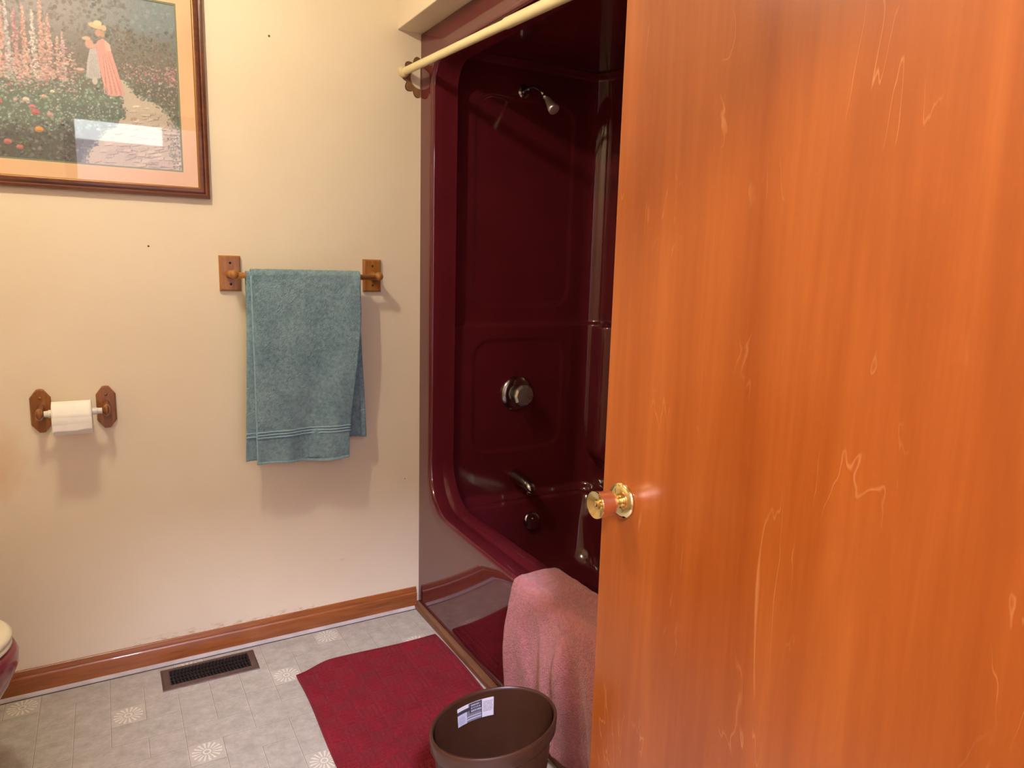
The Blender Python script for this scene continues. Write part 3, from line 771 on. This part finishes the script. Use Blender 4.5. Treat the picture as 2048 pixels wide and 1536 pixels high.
# ------------------------------------------------------------------ towel bar
TB = thing('towel_bar', 'oak towel bar with two square wooden wall plates', 'towel rail', (-.415, 0, 1.27))
for x in (-.6465, -.183):
    cz = 1.2725
    bm = bmesh.new()
    def rc(i, y): return [(x-.032+i, y, cz-.0555+i), (x+.032-i, y, cz-.0555+i), (x+.032-i, y, cz+.0555-i), (x-.032+i, y, cz+.0555-i)]
    loft(bm, [rc(0, -.0005), rc(0, -.010), rc(.005, -.0155), rc(.006, -.0155)], True, True, True)
    pl = obj('wall_plate', bm, M_oak, TB, sm=False, bevel=.001)
    for dz in (-.033, .033):
        bm = bmesh.new(); lathe(bm, [(.0150, .0042), (.0160, .0038), (.0163, 0)], (x, 0, cz+dz), (0, -1, 0), 14); obj('screw_plug', bm, newmat('dark_plug', lin((60, 34, 16)), .5)[0] if 'dark_plug' not in bpy.data.materials else bpy.data.materials['dark_plug'], pl)
    bm = bmesh.new(); lathe(bm, [(.012, .0165), (.020, .0135), (.045, .0120), (.066, .0125), (.078, .0145), (.088, .0130), (.092, .0085), (.093, 0)], (x, 0, cz-.001), (0, -1, 0), 24); obj('post', bm, M_oak, TB)
bm = bmesh.new(); tube(bm, [(-.6465, -.079, 1.2685), (-.183, -.079, 1.2685)], .0092, 20); obj('rail', bm, M_oakx, TB)

# ------------------------------------------------------------------ blue towel
def blue_surface(layer, off, tx0, tx1, bx0, bx1, zf, zb):
    """layer draped over the rail: v 0 = back hem, 1 = front hem"""
    R = .0125+off; yb, zc = -.079, 1.2685
    Lb, Lf = zc-zb, zc-zf; La = PI*R; tot = Lb+La+Lf
    def fn(u, v):
        s = v*tot
        if s < Lb: z = zb+s; y = yb+R; k = (Lb-s)/Lb; side = 1
        elif s < Lb+La:
            a = (s-Lb)/R; y = yb+R*math.cos(a); z = zc+R*math.sin(a); k = 0; side = 0
        else: z = zc-(s-Lb-La); y = yb-R; k = (s-Lb-La)/Lf; side = -1
        if side >= 0:   # back: spreads to the right
            x0 = tx0; x1 = tx1+(bx1-tx1)*k**.8 if side else tx1
        else:
            x0 = tx0+(bx0[0]-tx0)*k; x1 = tx1-(tx1-bx0[1])*sst(.15, 1, k)
        x = x0+(x1-x0)*u
        wv = .009*k*math.sin(u*7.5+.6)+.005*k*math.sin(u*15+3*k)+.0015*vn(u*9, z*16)
        if side > 0: y += .9*wv*.8-.006*k; y = min(y, -.006)
        elif side < 0: y += -wv-.010*math.sin(min(k, 1)*PI)*.4-.004*k
        zz = z
        if side < 0 and k > .9: zz += .006*math.sin(u*5+1.0)*(k-.9)*10
        if side > 0 and k > .9: zz += .010*math.sin(u*4)*(k-.9)*10-.0
        zz += .0008*vn(u*60, v*90)
        return (x, y, zz)
    return fn, tot, Lb+La, Lf
T = thing('blue_towel', 'faded teal-blue terry bath towel folded over the wooden rail', 'towel', (-.425, -.079, 1.2685))
fnA, totA, sA, LfA = blue_surface(0, .0055, -.598, -.253, (-.598, -.300), -.226, .664, .724)
bm = bmesh.new(); grid(bm, fnA, 90, 260); o = solid(obj('outer_fold', bm, M_blue, T), .006)
fnB, totB, sB, LfB = blue_surface(1, .0, -.612, -.262, (-.634, -.330), -.248, .676, .735)
bm = bmesh.new(); grid(bm, fnB, 60, 200); o = solid(obj('inner_fold', bm, M_blue, T), .004)
def strip(fn, tot, s0, Lf, k0, k1, u0, u1, name, mat, lift=.0042):
    bm = bmesh.new()
    def f2(u, v):
        p = fn(u0+(u1-u0)*u, (s0+(k0+(k1-k0)*v)*Lf)/tot); return (p[0], p[1]-lift, p[2])
    grid(bm, f2, 80, 4); solid(obj(name, bm, mat, T), .0014)
for k in (.815, .830, .845): strip(fnA, totA, sA, LfA, k, k+.008, 0, 1, 'woven_band', M_blueband, .0056)
strip(fnA, totA, sA, LfA, .990, 1.002, 0, 1, 'hem', M_bluehem, .0040)
bm = bmesh.new(); pts = [fnA(.0, (sA+k/60*LfA)/totA) for k in range(61)]; tube(bm, [(p[0]-.001, p[1]-.001, p[2]) for p in pts], .0034, 8); obj('side_hem', bm, M_bluehem, T)
for k in (.835, .855): strip(fnB, totB, sB, LfB, k, k+.008, 0, .2, 'woven_band', M_blueband, .0028)
# band across the hanging back half
bm = bmesh.new()
def f2(u, v):
    p = fnA(.55+.45*u, (.085+.006*v)/totA); return (p[0]+.001*u, p[1]-.0040, p[2])
grid(bm, f2, 20, 2); solid(obj('woven_band', bm, M_blueband, T), .001)

# ------------------------------------------------------------------ toilet paper
t = thing('paper_holder', 'stained oak toilet paper holder with two pointed wall plates', 'toilet roll holder', (-1.09, 0, .872))
def plate(cx_, cz_):
    bm = bmesh.new()
    def out(i):
        w2, h2 = .0260-i, .0640-i
        return [(-.008, -h2), (.008, -h2), (.016, -h2*.83), (w2, -h2*.62), (w2, h2*.60), (.017, h2*.80), (.009, h2*.97), (0, h2), (-.009, h2*.97), (-.017, h2*.80), (-w2, h2*.60), (-w2, -h2*.62), (-.016, -h2*.83)]
    loft(bm, [[(cx_+a, y, cz_+b2) for a, b2 in out(i)] for i, y in ((0, -.0005), (0, -.009), (.003, -.013), (.0035, -.0132))], True, True, True)
    return bm
for cx_, s in ((-1.1735, 1), (-1.0095, -1)):
    pl = obj('wall_plate', plate(cx_, .8715), M_oakred, t, sm=False, bevel=.001)
    bm = bmesh.new(); lathe(bm, [(.0125, .0048), (.015, .0040), (.016, 0)], (cx_, 0, .8715+.038), (0, -1, 0), 14); obj('screw_plug', bm, M_oakred, pl)
    bm = bmesh.new()
    loft(bm, [[(cx_+wx*math.cos(a)*1.0, y, .868+dz+wz*math.sin(a)) for a in [2*PI*k/20 for k in range(20)]] for y, wx, wz, dz in ((-.012, .0125, .026, .0), (-.035, .0105, .021, 0), (-.060, .0095, .019, .003), (-.080, .0095, .0175, .006), (-.090, .0085, .014, .008), (-.094, .004, .007, .009))], True, True, True)
    obj('arm', bm, M_oakred, t)
bm = bmesh.new(); lathe(bm, [(0, .0085), (.010, .0095), (.011, .0115), (.058, .0115), (.10, .0100), (.130, .0100), (.131, .0085), (.142, .0085)], (-1.1625, -.078, .874), (1, 0, 0), 24); obj('spindle', bm, M_white, t, auto=40)
t = thing('toilet_roll', 'white toilet paper roll on the wooden holder', 'toilet paper', (-1.094, -.078, .860))
rc_ = Vector((-1.1435, -.078, .8590)); RR = .0475
bm = bmesh.new(); lathe(bm, [(.0, .0190), (.0, RR-.002), (.001, RR), (.0965, RR), (.0975, RR-.002), (.0975, .0190)], rc_, (1, 0, 0), 64, cap=False); obj('paper', bm, M_paper, t, auto=40)
bm = bmesh.new(); lathe(bm, [(-.0004, .0192), (.0979, .0192), (.0979, .0182), (-.0004, .0182)], rc_, (1, 0, 0), 32, cap=False); obj('core', bm, noisy('cardboard', lin((190, 160, 120)), lin((170, 140, 104)), 30, .9), t)
bm = bmesh.new()
def tail(u, v):
    a = -PI*.28+v*PI*.48 if v < .5 else None
    x = rc_.x+.0965*u+.0004
    s = v*.105
    if s < .06:
        ang = PI*.5+s/(RR+.001)*.98; y = rc_.y-(RR+.0016)*math.sin(ang-PI*.5+0); z = rc_.z+(RR+.0016)*math.cos(ang-PI*.5)
    else:
        ang = .06/(RR+.001)*.98; y = rc_.y-(RR+.0016)*math.sin(ang)-.0006*u; z = rc_.z+(RR+.0016)*math.cos(ang)-(s-.06)
        z += .0015*math.sin(u*9)*max(0, (s-.09)/.015); z -= .003*(1-u)*max(0, (s-.08)/.02)
    return (x, y, z)
grid(bm, tail, 16, 26); solid(obj('loose_sheet', bm, M_paper, t), .0005)

# ------------------------------------------------------------------ toilet
t = thing('toilet', 'burgundy toilet with an ivory lid at the left edge', 'toilet', (-1.58, -.465, 0))
TY = -.465
def egg(xt, xb, hw, z, y=TY, n=48):
    xm = xt-hw*1.25; pts = []
    for k in range(n):
        a = 2*PI*k/n; c, s = math.cos(a), math.sin(a)
        x = xm+(xt-xm)*c if c > 0 else xm+(xm-xb)*c
        pts.append((x, y+hw*s*(1 if c > 0 else (1-.25*c*c)), z))
    return pts
bm = bmesh.new()
loft(bm, [egg(-1.262, -1.72, .115, .0), egg(-1.266, -1.72, .115, .012), egg(-1.30, -1.72, .098, .035), egg(-1.345, -1.71, .085, .10), egg(-1.330, -1.72, .095, .17), egg(-1.285, -1.74, .130, .24), egg(-1.248, -1.76, .158, .30), egg(-1.228, -1.77, .174, .345), egg(-1.226, -1.77, .178, .372), egg(-1.232, -1.77, .176, .388), egg(-1.245, -1.76, .165, .392), egg(-1.262, -1.70, .130, .388), egg(-1.29, -1.66, .11, .34), egg(-1.38, -1.60, .07, .24)], True, True, True)
obj('bowl', bm, M_porc, t)
bm = bmesh.new(); loft(bm, [egg(-1.2425, -1.66, .170, .393), egg(-1.237, -1.66, .175, .397), egg(-1.237, -1.66, .175, .404), egg(-1.243, -1.66, .170, .408), egg(-1.30, -1.62, .125, .408), egg(-1.30, -1.62, .125, .393)], True); obj('seat', bm, M_seat, t)
bm = bmesh.new(); loft(bm, [egg(-1.2425, -1.68, .170, .409), egg(-1.236, -1.68, .176, .413), egg(-1.236, -1.68, .176, .421), egg(-1.246, -1.68, .168, .428), egg(-1.30, -1.66, .12, .431), egg(-1.40, -1.6, .04, .432)], True, True, True); obj('lid', bm, M_seat, t)
bm = BX(-1.93, -1.73, TY-.24, TY+.24, .38, .76); obj('tank', bm, M_porc, t, bevel=.025, bseg=4, auto=40)
bm = BX(-1.935, -1.715, TY-.25, TY+.25, .762, .795); obj('tank_lid', bm, M_porc, t, bevel=.012, bseg=3, auto=40)
bm = bmesh.new(); tube(bm, [(-1.73, TY-.17, .70), (-1.71, TY-.17, .70), (-1.705, TY-.16, .70), (-1.703, TY-.10, .695)], .006, 10); obj('flush_handle', bm, M_chrome, t)

# ------------------------------------------------------------------ floor register
t = thing('floor_vent', 'brown metal floor vent register beside the baseboard', 'vent', (-.768, -.108, 0))
vx0, vx1, vy0, vy1 = -.911, -.625, -.172, -.0455
ox0, ox1, oy0, oy1 = -.886, -.648, -.150, -.062
bm = bmesh.new()
def rr(a0, a1, b0, b1, z): return [(a0, b0, z), (a1, b0, z), (a1, b1, z), (a0, b1, z)]
loft(bm, [rr(vx0, vx1, vy0, vy1, .0002), rr(vx0+.0015, vx1-.0015, vy0+.0015, vy1-.0015, .0030), rr(vx0+.006, vx1-.006, vy0+.006, vy1-.006, .0052), rr(ox0-.003, ox1+.003, oy0-.003, oy1+.003, .0060), rr(ox0, ox1, oy0, oy1, .0045), rr(ox0, ox1, oy0, oy1, .0008)])
obj('vent_frame', bm, M_vent, t, sm=False)
bm = BX(ox0-.002, ox1+.002, oy0-.002, oy1+.002, .0003, .0009); obj('duct_shade', bm, M_black, t, sm=False)  # black sheet painted in for the shade inside the duct
bm = bmesh.new()
N = 23; mid_ = (oy0+oy1)/2
for k in range(N):
    x = ox0+.006+(ox1-ox0-.012)*k/(N-1)
    for (a, b2, sl) in ((oy0, mid_-.002, -.0035), (mid_+.002, oy1, .0035)):
        vs = box(bm, x-.0009, x+.0009, a, b2, .0010, .0056)
        for v in vs:
            v.co.x += sl*((v.co.y-a)/(b2-a)-.5)+(.0022 if v.co.z > .003 else -.001)
for y in (mid_, mid_-.021, mid_+.021): box(bm, ox0, ox1, y-.0013, y+.0013, .0015, .0052)
obj('louvers', bm, M_ventdark, t, sm=False)

# ------------------------------------------------------------------ bath mat
def matfn(u, v):
    x = -.530+.494*u; y = -.240-.745*v
    if v < .06: x += 0
    # slightly pulled corner at the far left, small skew
    y += -.036*(1-sst(0, .25, u))*(1-sst(0, .35, v)) + .006*math.sin(u*6)*(1-v)
    x += .004*math.sin(v*7)+.006*v*0
    cs = .060; gx_, gy_ = x/cs, y/cs
    par = (math.floor(gx_)+math.floor(gy_)) % 2
    fx_, fy_ = gx_-math.floor(gx_), gy_-math.floor(gy_)
    edge = min(fx_, 1-fx_, fy_, 1-fy_)
    rib = abs(math.sin((fx_ if par else fy_)*PI*4))
    e2 = min(u*.494, (1-u)*.494, v*.745, (1-v)*.745)
    h = .0080+(.0048*rib*sst(0, .12, edge)+.0006*vn(x*260, y*260)) if e2 > .012 else .0075*math.sqrt(max(0, e2/.012))+.0015
    h += .0025*vn(x*9+3, y*9)
    return (x, y, max(h, .001))
bm = bmesh.new(); grid(bm, matfn, 200, 300)
mo = obj('bath_mat', bm, M_mat)
recenter(mo, (-.283, -.61, 0)); tag(mo, 'crimson textured bath mat lying on the floor in front of the tub', 'bath mat')
bm = bmesh.new()
ed = [matfn(u, 0) for u in np.linspace(0, 1, 40)]+[matfn(1, v) for v in np.linspace(0, 1, 50)[1:]]+[matfn(u, 1) for u in np.linspace(1, 0, 40)[1:]]+[matfn(0, v) for v in np.linspace(1, 0, 50)[1:-1]]
loops = []
pts = [Vector((p[0], p[1], .0045)) for p in ed]; n_ = len(pts)
for i, p in enumerate(pts):
    d = (pts[(i+1) % n_]-pts[i-1]).normalized(); s_ = d.cross(Vector((0, 0, 1)))
    loops.append([p+s_*.0042*math.cos(a)+Vector((0, 0, .0042*math.sin(a))) for a in [2*PI*k/8 for k in range(8)]])
loops.append(loops[0]); loft(bm, loops); obj('binding', bm, M_mat, mo)

# ------------------------------------------------------------------ pink towel over the tub rim
def pinkfn(u, v):
    y = -.800-.46*u
    bx = bow((0, y, .44)).x
    # path across: inside tub hem -> up -> over rim -> down front
    path_ = [(.150, .20), (.128, .33), (.116, .43), (.108, .4505), (.094, .4585), (.05, .4575), (bx+.012, .4575), (bx-.010, .449), (bx-.019, .425), (bx-.022, .38), (bx-.018, .25), (-.030, .10), (-.034, .072)]
    cum_ = [0]
    for a, b2 in zip(path_, path_[1:]): cum_.append(cum_[-1]+math.hypot(b2[0]-a[0], b2[1]-a[1]))
    s = v*cum_[-1]; i = 0
    while i < len(cum_)-2 and cum_[i+1] < s: i += 1
    f = (s-cum_[i])/(cum_[i+1]-cum_[i]); x = path_[i][0]+(path_[i+1][0]-path_[i][0])*f; z = path_[i][1]+(path_[i+1][1]-path_[i][1])*f
    k = max(0, (v-.55)/.45)
    fold = .010*math.sin(u*13+1.2)+.006*math.sin(u*29+z*9)+.004*vn(u*12, z*14)
    fold += .012*sst(.52, .56, u)*(1-sst(.56, .9, u))
    x -= max(0, fold+.010)*sst(0, .35, k)*.9
    yy = y+(.018*k*(1-u))+.006*k*math.sin(z*14)*(1-u) + .010*k*(1-u)*0
    if v < .5: z += .0015*vn(u*20, v*20)
    z += .003*vn(y*20, x*20)*(1 if .25 < v < .5 else 0)+ (.010*math.sin(u*8+1)*(k-.9)*10 if k > .9 else 0)
    return (x, yy, z)
bm = bmesh.new(); grid(bm, pinkfn, 110, 220)
pk = obj('pink_towel', bm, M_pink); solid(pk, .006, 0)
recenter(pk, (-.03, -1.03, .45)); tag(pk, 'dusty pink terry towel draped over the burgundy tub rim', 'towel')

# ------------------------------------------------------------------ waste basket
t = thing('waste_basket', 'brown oval plastic waste basket in front of the tub', 'waste basket', (-.283, -1.138, 0))
CXc, CYc = -.283, -1.138; Hc = .30; rot = R_(9)
def oval(a, b2, z, n=72, inn=0):
    out_ = []
    for k in range(n):
        th = 2*PI*k/n; x, y = a*math.cos(th), b2*math.sin(th)
        out_.append((CXc+x*math.cos(rot)-y*math.sin(rot), CYc+x*math.sin(rot)+y*math.cos(rot), z))
    return out_
RA, RB = .152, .112
def ab(z): f = z/Hc; return RA-.030*(1-f), RB-.026*(1-f)
loops = [oval(*[q2*.2 for q2 in ab(0)], .002), oval(*[q2-.006 for q2 in ab(0)], .0), oval(*ab(.006), .006)]
for z in (.05, .1, .15, .2, .25, .268): loops.append(oval(*ab(z), z))
for z in (.268, .24, .18, .12, .06, .012): a, b2 = ab(z); loops.append(oval(a-.0028, b2-.0028, z+(.03 if z == .268 else 0)))
a, b2 = ab(.01); loops.append(oval(a-.012, b2-.012, .006)); loops.append(oval(.01, .008, .006))
bm = bmesh.new(); loft(bm, loops, True, True, True); obj('basket_body', bm, M_can, t, auto=40)
a, b2 = ab(Hc)
bm = bmesh.new(); loft(bm, [oval(a+d, b2+d, z) for d, z in ((-.0035, .262), (.0030, .264), (.0048, .267), (.0062, .292), (.0058, .298), (.0035, .3012), (.0005, .3010), (-.0020, .298), (-.0032, .288), (-.0035, .262))]); obj('rolled_rim', bm, M_can, t, auto=40)
# printed label stuck on the inner wall: blocks of grey print on white
def inner_pt(th, z, off=.0066):
    a, b2 = ab(z); a -= off; b2 -= off; x, y = a*math.cos(th), b2*math.sin(th)
    return (CXc+x*math.cos(rot)-y*math.sin(rot), CYc+x*math.sin(rot)+y*math.cos(rot), z)
NUl, NVl = 96, 48
m, n, b = newmat('label_print', (.8, .8, .8), .4)
at = n.new('ShaderNodeAttribute', attribute_name='print'); n.link(at.outputs['Color'], b.inputs['Base Color'])
th0, th1, lz0, lz1 = R_(103.5), R_(62), .238, .284
bm = bmesh.new(); grid(bm, lambda u, v: inner_pt(th0+(th1-th0)*u, lz0+(lz1-lz0)*v-.0), NUl, NVl)
lb = obj('label', bm, m, t); solid(lb, .0003)
lc = np.ones((NVl+1, NUl+1, 3))*lin((226, 220, 222)); rg = np.random.default_rng(3)
U, V = np.meshgrid(np.linspace(0, 1, NUl+1), np.linspace(0, 1, NVl+1))
dk = lin((70, 66, 70)); gy = lin((132, 128, 132)); lt = lin((206, 206, 216))
def blk(u0, u1, v0, v1, c): lc[(U >= u0) & (U < u1) & (V >= v0) & (V < v1)] = c
blk(.28, .68, .0, 1, gy); blk(0, .40, .62, .80, dk); blk(.36, .68, .45, .95, dk); blk(0, .27, .0, .6, lt); blk(.0, .33, .80, 1.0, lin((230, 222, 220)))
blk(.28, .68, .12, .17, lt); blk(.28, .68, .26, .30, lt)
for r_ in range(7):        # fine print lines, right panel
    v0 = .30+r_*.085; x = .72
    while x < .96:
        wd = rg.uniform(.012, .03); blk(x, min(x+wd, .97), v0, v0+.035, gy); x += wd+.012
for r_ in range(3):        # bold lettering-like strokes, centre panel
    v0 = .50+r_*.15; x = .40
    while x < .66:
        wd = rg.uniform(.010, .022); blk(x, x+wd, v0, v0+.09, lt); x += wd+rg.uniform(.010, .018)
ell_m = ((U-.13)/.10)**2+((V-.28)/.22)**2 < 1; lc[ell_m] = lin((190, 190, 204))
blk(.69, .71, 0, 1, lin((226, 220, 222))); blk(.675, .69, 0, 1, dk)
ca = lb.data.color_attributes.new('print', 'FLOAT_COLOR', 'POINT')
ca.data.foreach_set('color', np.concatenate([lc.reshape(-1, 3), np.ones((lc.shape[0]*lc.shape[1], 1))], 1).astype(np.float32).ravel())
bm = bmesh.new()
def stk(u, v): p = inner_pt(R_(-46)+R_(5)*u, .236+.020*v, -.0008); return p
grid(bm, stk, 6, 4); solid(obj('sticker', bm, M_white, t), .0004)
